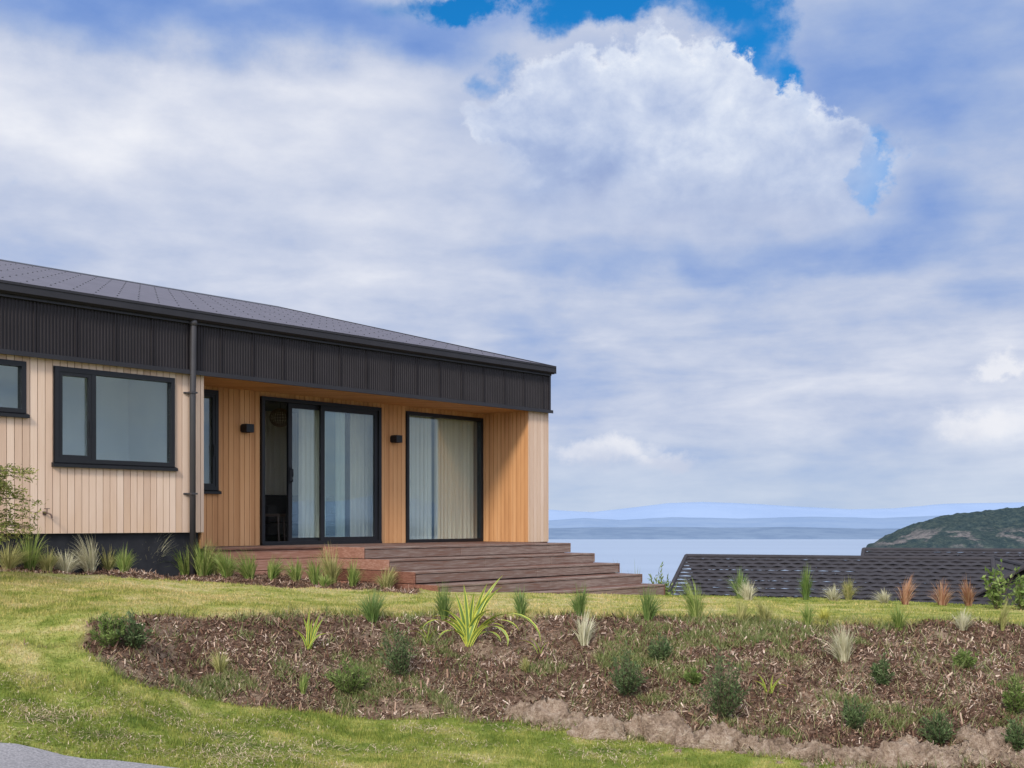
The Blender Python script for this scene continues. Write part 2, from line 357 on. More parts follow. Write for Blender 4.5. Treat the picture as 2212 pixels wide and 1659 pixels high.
# lawn blades
def bladeN(N,xr,yr,hm,wm,cond,seed,lean=.6):
    r=np.random.default_rng(seed)
    Y=yr[0]+(yr[1]-yr[0])*r.random(N)**1.25; px=r.uniform(xr[0],xr[1],N); X=(px-CX)/F*Y
    z0=terr(X,Y,False); mk=mask0(X,Y,z0); ok=cond(X,Y,mk,r)&~inhouse(X,Y)&~ondrive(X,Y)
    X=X[ok];Y=Y[ok];z=terr(X,Y)-.004; n=len(X)
    h=hm*(.5+r.random(n))*(.8+fbm(X*3,Y*3)*1.2); th=r.uniform(0,6.283,n); wd=wm*(.6+.8*r.random(n))*np.maximum(1,Y/9)
    lx=np.cos(th)*h*lean*r.random(n); ly=np.sin(th)*h*lean*r.random(n); ph=r.uniform(0,6.283,n)
    ax=np.cos(ph)*wd/2; ay=np.sin(ph)*wd/2
    V=np.stack([np.stack([X-ax,Y-ay,z],-1),np.stack([X+ax,Y+ay,z],-1),np.stack([X+lx,Y+ly,z+h],-1)],1).reshape(-1,3)
    return V
m,t,p=newmat('grass_blades'); gg=t.new('ShaderNodeNewGeometry'); co=gg.outputs['Position']; lc,fi,mi_=lawncolor(t,co)
rr=gg.outputs['Random Per Island']
lc=t.mix(1.,lc,t.ramp(rr,[(0,(.65,.75,.6)),(.6,(1.1,1.12,1.)),(1.,(1.7,1.45,1.5))]),'MULTIPLY')
t.put(p.inputs['Base Color'],lc); p.inputs['Roughness'].default_value=.7; p.inputs['Specular IOR Level'].default_value=.2
tr=t.new('ShaderNodeBsdfTranslucent'); t.put(tr.inputs[0],lc); mx=t.new('ShaderNodeMixShader'); mx.inputs[0].default_value=.35
t.nt.links.new(p.outputs[0],mx.inputs[1]); t.nt.links.new(tr.outputs[0],mx.inputs[2]); t.nt.links.new(mx.outputs[0],m.node_tree.nodes['Material Output'].inputs[0])
M['blade']=m
V=np.concatenate([bladeN(240000,(-60,2270),(6.4,12.5),.030,.007,lambda X,Y,k,r:k<.45,1),
                  bladeN(120000,(-60,2270),(10,19),.024,.008,lambda X,Y,k,r:k<.45,2),
                  bladeN(70000,(-60,2270),(6.4,13),.065,.007,lambda X,Y,k,r:(k>.0)&(k<.7),21,.9),
                  bladeN(30000,(-60,1500),(6.4,11),.07,.006,lambda X,Y,k,r:(k<.1)&(fbm(X*1.3,Y*1.3)>.12),22,.9)])
tag(npmesh('lawn_grass',V,np.arange(len(V)),3,M['blade']),'short mown lawn grass around the mulched bank','grass',kind='stuff')
V=np.concatenate([bladeN(340000,(150,2270),(8,13.2),.06,.008,lambda X,Y,k,r:(k>.5)&((fbm(X*1.6+9,Y*1.6)+fbm(X*5,Y*5)*.7)>.13+.10*r.random(len(X)))&(Y<13),3,1.2),
   bladeN(120000,(150,2270),(8,13.2),.09,.006,lambda X,Y,k,r:(k>.05)&(k<.97)&(r.random(len(X))<.5)&(Y<12.5),4,1.2),
   bladeN(9000,(150,2270),(8,13.2),.11,.007,lambda X,Y,k,r:(k>.5)&(Y<12.8),5,1.3)])
M['weed']=island('weed_green',[(0,(.06,.10,.022)),(.5,(.145,.18,.045)),(.75,(.28,.26,.10)),(1,(.50,.42,.24))],trans=.3,pos=True)
tag(npmesh('weeds',V,np.arange(len(V)),3,M['weed']),'low green weeds creeping over the bark mulch bank','weeds',kind='stuff')
# bark chips
def chips(N,lo,hi,wlo,whi,seed,cond,zoff=.0,xr=(-60,2270),yr=(7.8,16.5),tilt=.5):
    r=np.random.default_rng(seed); Y=r.uniform(*yr,N); X=(r.uniform(*xr,N)-CX)/F*Y
    k=mask0(X,Y,terr(X,Y,False)); ok=cond(X,Y,k,r)&~inhouse(X,Y); X=X[ok];Y=Y[ok]; z=terr(X,Y)+zoff; n=len(X)
    L=r.uniform(lo,hi,n)*r.random(n)**.3; W=r.uniform(wlo,whi,n); th=r.uniform(0,6.283,n); ti=r.normal(0,tilt,n); ro=r.normal(0,.7,n)
    d=np.stack([np.cos(th)*np.cos(ti),np.sin(th)*np.cos(ti),np.sin(ti)],-1)
    s=np.stack([-np.sin(th)*np.cos(ro),np.cos(th)*np.cos(ro),np.sin(ro)],-1)
    c=np.stack([X,Y,z+np.abs(np.sin(ti))*L*.4+.004],-1)
    a=d*(L/2)[:,None]; b=s*(W/2)[:,None]
    return np.stack([c-a-b*.6,c+a-b,c+a*.95+b*.5,c-a*.9+b],1).reshape(-1,3)
V=np.concatenate([chips(170000,.02,.075,.004,.013,11,lambda X,Y,k,r:k>.35+.4*r.random(len(X)),tilt=.6),chips(20000,.04,.11,.009,.023,12,lambda X,Y,k,r:(k>.5),tilt=.6)])
M['bark']=island('bark_chips',[(.05,(.022,.011,.007)),(.3,(.070,.035,.021)),(.5,(.145,.078,.047)),(.66,(.27,.165,.105)),(.9,(.58,.45,.34))],.9,spec=.1,wt=(.62,.85,-.23),sc=1.7)
tag(npmesh('bark_mulch',V,np.arange(len(V)),4,M['bark']),'brown shredded bark mulch covering the sloping bank and house bed','mulch',kind='stuff')
# dried turf windrow and clippings
WR=[(1130,1552),(1200,1564),(1300,1582),(1400,1594),(1480,1605),(1560,1613),(1650,1628),(1760,1643),(1880,1653),(2000,1650),(2100,1642),(2260,1652)]
mb=MB(); cen=[]
def lump(c,rx,ry,rz):
    vs=[];n1,n2=26,11; o1,o2=random.uniform(0,50),random.uniform(0,50)
    for j in range(n2):
        e=math.pi/2*j/(n2-1)
        for i in range(n1):
            q=2*math.pi*i/n1; k=1+1.3*float(fbm(np.array(o1+math.cos(q)*2.4*math.cos(e)),np.array(o2+math.sin(q)*2.4+e*2.)))
            vs.append((c[0]+rx*math.cos(q)*math.cos(e)*k,c[1]+ry*math.sin(q)*math.cos(e)*k,c[2]-.03+rz*math.sin(e)*k))
    mb.add(vs,[(j*n1+i,j*n1+(i+1)%n1,(j+1)*n1+(i+1)%n1,(j+1)*n1+i) for j in range(n2-1) for i in range(n1)])
px=1125
while px<2270:
    s=random.choice([random.uniform(.06,.09),random.uniform(.09,.14)]); py=float(ip(WR,px))+random.gauss(0,6); c=gp(px,py); lump(c,s*1.35,s*.85,s*1.45); cen.append((c,s)); px+=s*2555/9*random.uniform(.9,1.8)
for i in range(80):
    qx=random.uniform(1125,2212); c=gp(qx,float(ip(WR,qx))+random.gauss(0,13)); s=random.uniform(.02,.05); lump(c,s*1.2,s,s*1.1); cen.append((c,s))
for i in range(12): c=gp(random.uniform(1950,2212),random.uniform(1590,1655)); lump(c,.11,.09,.11); cen.append((c,.10))
m,t,p=newmat('dried_turf'); co=t.new('ShaderNodeNewGeometry').outputs['Position']
n=t.noise(co,38,6,.75); n2_=t.noise(co,7,4,.6)
t.put(p.inputs['Base Color'],t.ramp(t.add(t.mul(n,.6),t.mul(n2_,.4)),[(.36,(.15,.10,.065)),(.5,(.37,.26,.175)),(.62,(.56,.43,.31))])); p.inputs['Roughness'].default_value=.95; p.inputs['Specular IOR Level'].default_value=.1; bump(t,p,n,1.,.05); M['thatch']=m
tag(mb.build('dried_turf',M['thatch'],smooth=True),'ragged windrow of dried turf clods along the foot of the bank','dried turf',kind='stuff')
r=np.random.default_rng(5); P=[]
for c,s in cen:
    n=int(50*s/.12)+3; q=r.normal(0,1,(n,2))*s*.8
    P.append(np.stack([c.x+q[:,0]*1.2,c.y+q[:,1],np.full(n,c.z)+s*1.1*np.exp(-(q**2).sum(1)/(s*s))],-1))
for i in range(115):   # clippings on the lower lawn and dry thatch on the bank
    if i<70: px=random.choice([random.uniform(0,700),random.uniform(300,1500)]); py=random.uniform(1420,1655); sg=[.16,.10]; n=130
    else: px=random.uniform(600,2212); py=random.uniform(1340,1560); sg=[.25,.12]; n=260
    c=gp(px,py); q=r.normal(0,1,(n,2))*sg; X=c.x+q[:,0];Y=c.y+q[:,1]; P.append(np.stack([X,Y,terr(X,Y)+.012],-1))
P=np.concatenate(P); n=len(P); L=r.uniform(.02,.07,n); th=r.uniform(0,6.28,n); ti=r.normal(0,.35,n)
d=np.stack([np.cos(th)*np.cos(ti),np.sin(th)*np.cos(ti),np.sin(ti)],-1)*L[:,None]/2; s_=np.stack([-np.sin(th),np.cos(th),np.zeros(n)],-1)*.003
V=np.stack([P-d-s_,P-d+s_,P+d],1).reshape(-1,3)
M['straw']=island('straw',[(0,(.24,.165,.10)),(.5,(.40,.295,.18)),(1,(.54,.43,.28))],.9,pos=True,spec=.1)
tag(npmesh('straw_clippings',V,np.arange(len(V)),3,M['straw']),'dry straw clippings scattered on the lawn and turf clods','straw',kind='stuff')
# ------------------------------------------------------------------ lake, hills, headland
m,t,p=newmat('lake_water'); co=t.new('ShaderNodeNewGeometry').outputs['Position']
n=t.noise(t.vm('MULTIPLY',co,(.0006,.004,1)),1.,4,.6)
t.put(p.inputs['Base Color'],t.mix(n,(.22,.27,.34),(.29,.35,.42))); p.inputs['Roughness'].default_value=.4; p.inputs['Specular IOR Level'].default_value=.3
mb=MB(); K=96; vs=[];rs=[100,1000,3000,6000,12000]
for R in rs:
    for i in range(K): q=2*math.pi*i/K; vs.append((R*math.cos(q),R*math.sin(q),-60))
mb.add(vs,[(j*K+i,j*K+(i+1)%K,(j+1)*K+(i+1)%K,(j+1)*K+i) for j in range(len(rs)-1) for i in range(K)]+[tuple(range(K-1,-1,-1))])
tag(mb.build('lake',m),kind='structure')
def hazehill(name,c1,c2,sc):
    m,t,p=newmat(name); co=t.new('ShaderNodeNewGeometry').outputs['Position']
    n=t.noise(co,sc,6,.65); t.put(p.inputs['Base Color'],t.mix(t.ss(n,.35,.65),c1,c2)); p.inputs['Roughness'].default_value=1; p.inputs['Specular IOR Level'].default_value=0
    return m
def ring(name,R0,R1,tab,mat,rough,seed):
    azs_=np.concatenate([np.linspace(-1.3,0,120),np.linspace(.002,.5,420),np.linspace(.51,2.8,400)]); n2=9
    px=CX+F*np.tan(np.clip(azs_,-.6,.6)); top=ip(tab,px)
    hz_=(HY-top)*1.0/F*R1
    out=fbm(azs_*9+seed,azs_*0+seed)*R1*.03*(np.clip(np.abs(azs_-.2)-.3,0,.3)/.3)
    hz_=hz_+out+fbm(azs_*120+seed,azs_*0+3.3+seed,4)*rough
    V=[]
    for j in range(n2):
        f=j/(n2-1); R=R0+(R1-R0)*f; 
        zz=-61+(hz_+61)*(f**.75)+fbm(azs_*90+seed,azs_*0+f*4)*rough*1.2*math.sin(math.pi*f)
        V.append(np.stack([np.sin(azs_)*R/np.cos(np.clip(azs_,-.6,.6)),np.cos(azs_)*R/np.cos(np.clip(azs_,-.6,.6)),zz],-1))
    V.append(V[-1]*[1.15,1.15,0]+[0,0,-62])
    n=len(azs_); V=np.concatenate(V); q=np.arange(n*(n2+1)).reshape(n2+1,n)
    fc=np.stack([q[:-1,:-1],q[:-1,1:],q[1:,1:],q[1:,:-1]],-1).reshape(-1)
    tag(npmesh(name,V,fc,4,mat,True),kind='structure')
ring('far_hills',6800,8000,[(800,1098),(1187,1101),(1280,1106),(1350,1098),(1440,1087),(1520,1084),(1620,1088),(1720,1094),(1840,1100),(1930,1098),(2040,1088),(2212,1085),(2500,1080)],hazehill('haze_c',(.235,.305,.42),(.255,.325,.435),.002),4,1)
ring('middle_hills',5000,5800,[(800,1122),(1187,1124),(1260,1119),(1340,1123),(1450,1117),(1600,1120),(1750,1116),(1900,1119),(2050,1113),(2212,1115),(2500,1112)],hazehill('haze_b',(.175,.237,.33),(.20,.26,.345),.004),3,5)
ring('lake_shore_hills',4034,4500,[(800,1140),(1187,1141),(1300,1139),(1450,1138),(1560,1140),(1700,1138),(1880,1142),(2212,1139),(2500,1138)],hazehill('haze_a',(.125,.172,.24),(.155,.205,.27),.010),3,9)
# headland
RT=[(1850,1196),(1872,1182),(1900,1164),(1940,1145),(1985,1129),(2040,1114),(2100,1106),(2212,1095),(2400,1085),(2800,1075)]
pxs=np.linspace(1862,2800,420); n2=60; V=[]
for j in range(n2):
    f=j/(n2-1); Y=2330+f*420; top=ip(RT,pxs); zt=(HY-top)/F*2750
    z=-61+(zt+61)*(f**.6); X=(pxs-CX)/F*Y; ed=np.clip((pxs-1862)/60,0.1,1)
    z=z+fbm(X/70,Y/70+X*0,5)*34*math.sin(math.pi*min(1,f))*ed+fbm(X/14,Y/14+X*0,3)*11*ed
    V.append(np.stack([X,np.full_like(X,Y),z],-1))
V.append(np.stack([V[-1][:,0]*3450/2750,V[-1][:,1]+700,np.full_like(pxs,-62)],-1)); V=np.concatenate(V)
q=np.arange(len(V)).reshape(n2+1,-1); fc=np.stack([q[:-1,:-1],q[:-1,1:],q[1:,1:],q[1:,:-1]],-1).reshape(-1)
m,t,p=newmat('hazed_headland_bush'); gg=t.new('ShaderNodeNewGeometry'); co=gg.outputs['Position']
n=t.noise(co,.07,6,.85); n2_=t.noise(t.vm('MULTIPLY',co,(1,1,2.2)),.012,5,.6); x,y,z=t.sep(co)
cc_=t.ramp(n,[(.38,(.034,.056,.066)),(.5,(.060,.086,.084)),(.62,(.105,.130,.108))])  # bush greens with distance haze mixed into the colour
rock=t.mul(t.ss(n2_,.50,.58),t.mul(t.ss(z,-56,-42),t.ss(z,-26,-8,1,0)))
cc_=t.mix(t.mul(rock,.7),cc_,t.mix(t.ss(n,.4,.6),(.15,.14,.135),(.34,.29,.265)))
t.put(p.inputs['Base Color'],cc_); p.inputs['Roughness'].default_value=1; p.inputs['Specular IOR Level'].default_value=0; bump(t,p,n,1,14)
tag(npmesh('headland',V,fc,4,m,True),kind='structure')
# ------------------------------------------------------------------ THE HOUSE
HB=Vector((11.2,13.22,-.9)); bxy=h2w(HB.x,HB.y)
house=empty('house',(bxy[0],bxy[1],HB.z),'long single storey house with dark metal roof and vertical timber cladding','house',rz=UA)
def part(mb,name,mats,parent=house,smooth=False,label=None):
    o=mb.build(name,mats,parent,HB,smooth)
    if label:o['label']=label
    return o
def boards(mb,a0,a1,z0,z1,ops,place,pitch=BP,gap=.008,off=0.):
    k=math.floor((a0-off)/pitch); b=k*pitch+off
    while b<a1:
        s0,s1=max(b,a0),min(b+pitch,a1)
        if s1-s0>.004:
            cuts=sorted({s0,s1}|{c for o in ops for c in o[:2] if s0<c<s1})
            for c0,c1 in zip(cuts[:-1],cuts[1:]):
                mid=(c0+c1)/2; segs=[(z0,z1)]
                for o in ops:
                    if o[0]<mid<o[1]:
                        ns=[]
                        for s in segs:
                            if o[2]>s[0]: ns.append((s[0],min(s[1],o[2])))
                            if o[3]<s[1]: ns.append((max(s[0],o[3]),s[1]))
                        segs=ns
                g0=gap/2 if c0==b else 0; g1=gap/2 if abs(c1-(b+pitch))<1e-6 else 0
                for s in segs:
                    if s[1]-s[0]>.003: place(mb,c0+g0,c1-g1,s[0],s[1])
        b+=pitch
WIN_L=(5.45,6.54,1.25,1.835); WIN_M=(6.89,8.50,.70,1.822)
WIN_N=(9.3,9.91,.45,1.86); DOOR=(10.65,13.02,-.348,1.85); WIN_R=(13.61,15.47,-.345,1.83)
offb=HB.x%BP
def wall(name,x0,x1,z0,z1,y,ops,mat,lab=None):
    mb=MB(); boards(mb,x0,x1,z0,z1,ops,lambda q,a,b,c,d:q.box(a,b,y,y+.02,c,d),off=offb)
    bk=MB(); boards(bk,x0,x1,z0,z1,ops,lambda q,a,b,c,d:q.box(a,b,y+.012,y+.12,c,d),pitch=50,gap=0)
    o=part(mb,name,mat,label=lab); part(bk,'wall_backing',M['groove'],o); return o
wall('wall_cladding',1.0,8.95,-.138,1.93,13.22,[WIN_L,WIN_M],M['pale'],'pale weathered vertical timber cladding')
wall('porch_wall',8.95,15.49,-.35,1.93,14.3,[WIN_N,DOOR,WIN_R],M['cedar'],'warm orange timber wall at the back of the porch')
mb=MB(); boards(mb,13.24,14.3,-.35,1.93,[],lambda q,a,b,c,d:q.box(15.49,15.51,a,b,c,d),off=HB.y%BP); mb.box(15.503,15.6,13.25,14.3,-.35,1.93)
part(mb,'porch_side_wall',M['cedar'])
mb=MB(); boards(mb,15.49,16.02,-.35,1.93,[],lambda q,a,b,c,d:q.box(a,b,13.22,13.24,c,d),off=offb); mb.box(15.5,16.01,13.232,13.3,-.35,1.93); part(mb,'end_wall_cladding',M['pale'])
mb=MB(); mb.box(8.93,8.95,13.242,14.3,-.35,1.93); part(mb,'porch_side_wall',M['cedar'])
mb=MB(); mb.box(8.95,15.49,13.2,14.3,1.925,1.95)
for k in range(10): mb.box(8.95,15.49,13.2+k*.108,13.2+k*.108+.1,1.918,1.925)
part(mb,'soffit',M['cedar'])
mb=MB(); mb.box(15.99,16.02,13.242,28.4,-2.2,2.65); mb.box(1.0,16.02,28.38,28.4,-2.2,2.65); mb.box(1.0,1.03,13.4,28.38,-1,2.65)
for xx in (1.0,15.96): mb.add([(xx,13.24,2.6),(xx,28.4,2.6),(xx,20.85,4.6),(xx+.03,13.24,2.6),(xx+.03,28.4,2.6),(xx+.03,20.85,4.6)],[(0,2,1),(3,4,5),(0,1,4,3),(1,2,5,4),(2,0,3,5)])
part(mb,'end_wall',M['clad'])
mb=MB(); mb.box(1.0,8.9,13.28,13.5,-1.6,-.142); mb.box(8.9,16.0,13.9,14.4,-2.2,-.36); mb.box(15.5,16.0,13.26,13.9,-2.4,-.36); part(mb,'plinth',M['plinth'])
# upper cladding: fine ribs, a seam every sheet
mb=MB(); mb.box(1.0,15.99,13.175,13.22,1.94,2.6)
x=1.0;k=0
while x<15.93:
    mb.add([(x,13.175,1.94),(x+.008,13.163,1.94),(x+.021,13.163,1.94),(x+.029,13.175,1.94),(x,13.175,2.6),(x+.008,13.163,2.6),(x+.021,13.163,2.6),(x+.029,13.175,2.6)],[(0,1,5,4),(1,2,6,5),(2,3,7,6)])
    if k%12==0: mb.box(x+.006,x+.020,13.152,13.164,1.94,2.6)
    x+=.0425;k+=1
mb.box(15.94,16.0,13.15,13.22,1.94,2.6)
part(mb,'upper_cladding',M['clad'],label='dark ribbed metal band above the timber walls')
mb=MB(); mb.box(1.0,16.03,13.125,13.23,1.905,1.942); mb.box(1.0,16.03,13.12,13.127,1.895,1.95); part(mb,'flashing',M['gutter'])
# gutter & roof
gs=.06
mb=MB(); mb.prism([(13.16,2.575),(13.02+gs,2.575),(12.985+gs,2.60),(12.985+gs,2.675),(12.975+gs,2.68),(12.975+gs,2.71),(13.0+gs,2.71),(13.005+gs,2.63),(13.16,2.63)],1.0,16.0)
mb.box(1.0,15.98,13.12,13.175,2.545,2.60); mb.prism([(13.16,2.575),(13.02+gs,2.575),(12.985+gs,2.60),(12.975+gs,2.71),(13.16,2.71)],15.998,16.006)
gut=part(mb,'gutter',M['gutter'])
E0=(13.05,2.70); R0_=(20.85,4.68); E1=(28.65,2.70); XR=16.0
def roofsheet(mb,ea,eb,x0,x1):
    pr=[];x=x0;pt=.095
    while x<x1-.09:
        pr+=[(x,0),(x+.03,.0012),(x+.05,.0016),(x+.07,.0008)]; x+=pt
    pr.append((x1,0)); n=len(pr)
    vs=[(a,ea[0],ea[1]+h) for a,h in pr]+[(a,eb[0],eb[1]+h) for a,h in pr]
    mb.add(vs,[(i,i+1,n+i+1,n+i) for i in range(n-1)])
    vs=[(a,ea[0],ea[1]-.03) for a,h in pr]+[(a,eb[0],eb[1]-.03) for a,h in pr]
    mb.add(vs,[(i,n+i,n+i+1,i+1) for i in range(n-1)])
mb=MB(); roofsheet(mb,E0,R0_,1.0,XR); roofsheet(mb,E1,R0_,1.0,XR)
L=math.hypot(R0_[0]-E0[0],R0_[1]-E0[1])
for r_ in range(12):
    f=(.10+r_*.7)/L
    if f>.98: break
    yy=E0[0]+(R0_[0]-E0[0])*f; zz=E0[1]+(R0_[1]-E0[1])*f+.002; x=1.05+(r_*.382%1)*.3
    while x<XR-.1:
        mb.tube([(x,yy,zz-.004),(x,yy,zz+.008)],.011,6,1)
        x+=.30
roof=part(mb,'roof',[M['roof'],M['screw']],label='dark ribbed metal gable roof with rows of screws')
mb=MB(); mb.add([(1,20.62,4.63),(1,20.85,4.70),(1,21.08,4.63),(XR+.03,20.62,4.63),(XR+.03,20.85,4.70),(XR+.03,21.08,4.63),(1,20.62,4.60),(XR+.03,20.62,4.60),(1,21.08,4.6),(XR+.03,21.08,4.6)],[(0,3,4,1),(1,4,5,2),(6,7,3,0),(8,2,5,9),(3,7,9,5,4)])
part(mb,'ridge_cap',M['gutter'],roof)
mb=MB()
for (ea,eb) in ((E0,R0_),(E1,R0_)):
    mb.add([(XR-.01,ea[0],ea[1]-.12),(XR+.03,ea[0],ea[1]-.12),(XR+.03,ea[0],ea[1]+.016),(XR-.01,ea[0],ea[1]+.016),(XR-.01,eb[0],eb[1]-.12),(XR+.03,eb[0],eb[1]-.12),(XR+.03,eb[0],eb[1]+.016),(XR-.01,eb[0],eb[1]+.016)],[(0,1,2,3),(4,7,6,5),(0,4,5,1),(1,5,6,2),(2,6,7,3),(3,7,4,0)])
part(mb,'barge_board',M['gutter'],roof)
# downpipe
M['pipe']=blackpaint('downpipe_metal',(.040,.036,.036),.4)
mb=MB(); xd=8.72; mb.tube([(xd,13.11,2.58),(xd,13.11,2.50),(xd,13.12,2.2),(xd,13.12,1.9),(xd,13.13,1.6),(xd,13.13,-.72)],.040,14)
mb.tube([(xd,13.11,2.52),(xd,13.11,2.60)],.050,14); dp=part(mb,'downpipe',M['pipe'],smooth=True)
for zz in (1.66,.36):
    mb=MB(); mb.box(xd-.046,xd+.046,13.082,13.215,zz-.011,zz+.011); mb.box(xd-.080,xd+.080,13.20,13.218,zz-.010,zz+.010); part(mb,'pipe_bracket',M['pipe'],dp)
# windows
def rectframe(mb,x0,x1,z0,z1,ya,yb,t_):
    mb.box(x0,x0+t_,ya,yb,z0,z1); mb.box(x1-t_,x1,ya,yb,z0,z1); mb.box(x0+t_,x1-t_,ya,yb,z0,z0+t_); mb.box(x0+t_,x1-t_,ya,yb,z1-t_,z1)
def window(b,y,sash=None,sill=True,label=None,t_=.05,mull=None):
    mb=MB(); rectframe(mb,b[0],b[1],b[2],b[3],y-.03,y+.07,t_)
    rectframe(mb,b[0]-.012,b[1]+.012,b[2]-.012,b[3]+.012,y-.012,y-.004,.03)
    if mull: mb.box(mull-.028,mull+.028,y-.028,y+.07,b[2]+t_,b[3]-t_)
    o=part(mb,'window',M['frame'],label=label)
    xs=[b[0]+t_]+([mull] if mull else [])+[b[1]-t_]
    for i,(a,c) in enumerate(zip(xs[:-1],xs[1:])):
        g=MB(); g.box(a,c,y+.022,y+.030,b[2]+t_,b[3]-t_); part(g,'glass',M['glass'],o)
    if sash:
        s=MB(); rectframe(s,sash[0],sash[1],b[2]+t_,b[3]-t_,y-.022,y+.018,.042); s.box(sash[1]-.034,sash[1]-.012,y-.04,y-.022,(b[2]+b[3])/2-.22,(b[2]+b[3])/2-.06); part(s,'sash',M['frame'],o)
    if sill:
        s=MB(); s.prism([(y-.055,b[2]-.055),(y-.055,b[2]-.02),(y+.0,b[2]-.001),(y+.0,b[2]-.055)],b[0]-.03,b[1]+.03); part(s,'sill',M['frame'],o)
    return o
window(WIN_L,13.22,label='small high window at the left picture edge')
window(WIN_M,13.22,sash=(6.945,7.36),mull=7.385,label='wide window with a narrow opening sash on its left')
window(WIN_N,14.3,sash=(9.36,9.86),label='narrow window tucked behind the front wall corner')
window(WIN_R,14.3,sill=False,label='full height fixed window at the right of the porch')
# sliding door
mb=MB(); x0,x1,z0,z1=DOOR; rectframe(mb,x0,x1,z0,z1,14.25,14.40,.055); mb.box(x0,x1,14.24,14.42,z0,z0+.03); door=part(mb,'sliding_door',M['frame'],label='black framed sliding door standing partly open')
mb=MB(); rectframe(mb,11.78,x1-.055,z0+.035,z1-.055,14.275,14.32,.075); part(mb,'door_panel',M['frame'],door,label='fixed right door panel')
mb=MB(); mb.box(11.85,x1-.12,14.293,14.30,z0+.1,z1-.12); part(mb,'glass',M['glass'],door)
mb=MB(); rectframe(mb,11.20,12.42,z0+.035,z1-.055,14.335,14.38,.07); part(mb,'door_panel',M['frame'],door,label='sliding door panel pushed partly open')
mb=MB(); mb.box(11.27,12.35,14.354,14.361,z0+.1,z1-.12); part(mb,'glass',M['glass'],door)
mb=MB(); mb.tube([(11.235,14.335,.60),(11.235,14.28,.61),(11.235,14.275,.70),(11.235,14.28,.79),(11.235,14.335,.80)],.012,8); mb.box(11.215,11.255,14.325,14.336,.57,.83); part(mb,'handle',M['frame'],door)
# wall lights, tap
for xx in (10.36,13.31):
    mb=MB(); mb.box(xx-.06,xx+.06,14.27,14.30,1.31,1.40); xa=xx-.065;xb=xx+.065
    for (p0,p1,q0,q1) in [(xa,xb,14.14,14.15),(xa,xb,14.262,14.272),(xa,xa+.01,14.15,14.262),(xb-.01,xb,14.15,14.262)]: mb.box(p0,p1,q0,q1,1.295,1.415)
    mb.box(xa+.01,xb-.01,14.15,14.262,1.34,1.37)
    part(mb,'wall_light',M['frame'])
M['brass']=simple('weathered_brass',(.10,.06,.045),rough=.5,metal=.4)
mb=MB(); mb.tube([(6.77,13.22,.10),(6.77,13.13,.10),(6.79,13.10,.085),(6.80,13.09,.04)],.010,8); mb.tube([(6.77,13.15,.10),(6.77,13.15,.15)],.006,6); mb.box(6.74,6.80,13.14,13.16,.148,.156); mb.box(6.75,6.79,13.208,13.219,.08,.12)
part(mb,'garden_tap',M['brass'])
# interior shell
mb=MB(); mb.box(1.1,15.9,14.42,16.7,-.40,-.345); mb.box(1.1,8.9,13.36,14.42,-.40,-.345); part(mb,'interior_floor',M['floor'])
mb=MB(); mb.box(8.96,15.9,16.7,16.75,-.35,2.1); mb.box(8.96,15.9,14.42,16.7,2.05,2.1); mb.box(15.55,15.6,14.42,16.7,-.35,2.05)
mb.box(8.96,9.0,14.42,16.7,-.35,2.05); part(mb,'interior_wall',M['grey'])
mb=MB(); mb.box(1.1,8.9,14.9,14.95,-.35,2.1); mb.box(1.1,8.9,13.36,14.9,2.05,2.1); mb.box(8.86,8.9,13.36,14.9,-.35,2.05); mb.box(1.1,1.14,13.36,14.9,-.35,2.05)
part(mb,'interior_wall',M['white'])
# ------------------------------------------------------------------ curtains, room things
def hloc(x,y,z): a=h2w(x,y); return Vector((a[0],a[1],z))
def inroom(name,mb,mats,c,label,cat,group=None,smooth=False):
    o=mb.build(name,mats,None,c,smooth); o.location=hloc(c[0],c[1],c[2]); o.rotation_euler=(0,0,UA); return tag(o,label,cat,group)
def curtain(x0,x1,y,z0,z1,label,fq=58):
    mb=MB(); n=int((x1-x0)/.007); vs=[]; sd=random.random()*9
    for zz,am in ((z0,.040),(z0+.9,.036),(z1,.028)):
        for i in range(n+1):
            xx=x0+(x1-x0)*i/n; vs.append((xx,y+am*math.sin(xx*fq+1.6*math.sin(xx*7+sd))*(.7+.3*math.sin(xx*11+sd))+.010*math.sin(xx*131),zz))
    mb.add(vs,[(j*(n+1)+i,j*(n+1)+i+1,(j+1)*(n+1)+i+1,(j+1)*(n+1)+i) for j in range(2) for i in range(n)])
    inroom('curtain',mb,M['curtain'],((x0+x1)/2,y,z0),label,'curtain','sheer curtains hanging inside the porch glazing',True)
curtain(13.62,14.50,14.60,-.32,1.98,'sheer curtain in the left half of the full height right window')
curtain(14.52,15.50,14.54,-.32,1.98,'sheer cream curtain in the right half of the full height window')
curtain(11.62,12.10,14.58,-.32,1.98,'sheer curtain bunched behind the middle of the sliding door')
curtain(12.36,13.3,14.62,-.32,1.98,'sheer curtain bunched at the right end of the sliding door')
curtain(12.0,13.1,16.55,-.05,1.9,'grey curtain far inside the room seen through the open door')
M['darkwood']=simple('dark_wood',(.05,.028,.016),rough=.5); M['sofa']=simple('charcoal_fabric',(.05,.045,.042),rough=.95,scale=40,bs=.3); M['wicker']=simple('wicker',(.30,.20,.13),rough=.8)
ch=empty('dining_chair',hloc(11.50,15.2,-.345),'dark wooden dining chair just inside the open sliding door','chair',rz=UA+.7)
def lp(mb,name,mat,par): return mb.build(name,mat,par)
mb=MB(); mb.box(-.22,.22,-.21,.21,.43,.47); lp(mb,'seat',M['darkwood'],ch)
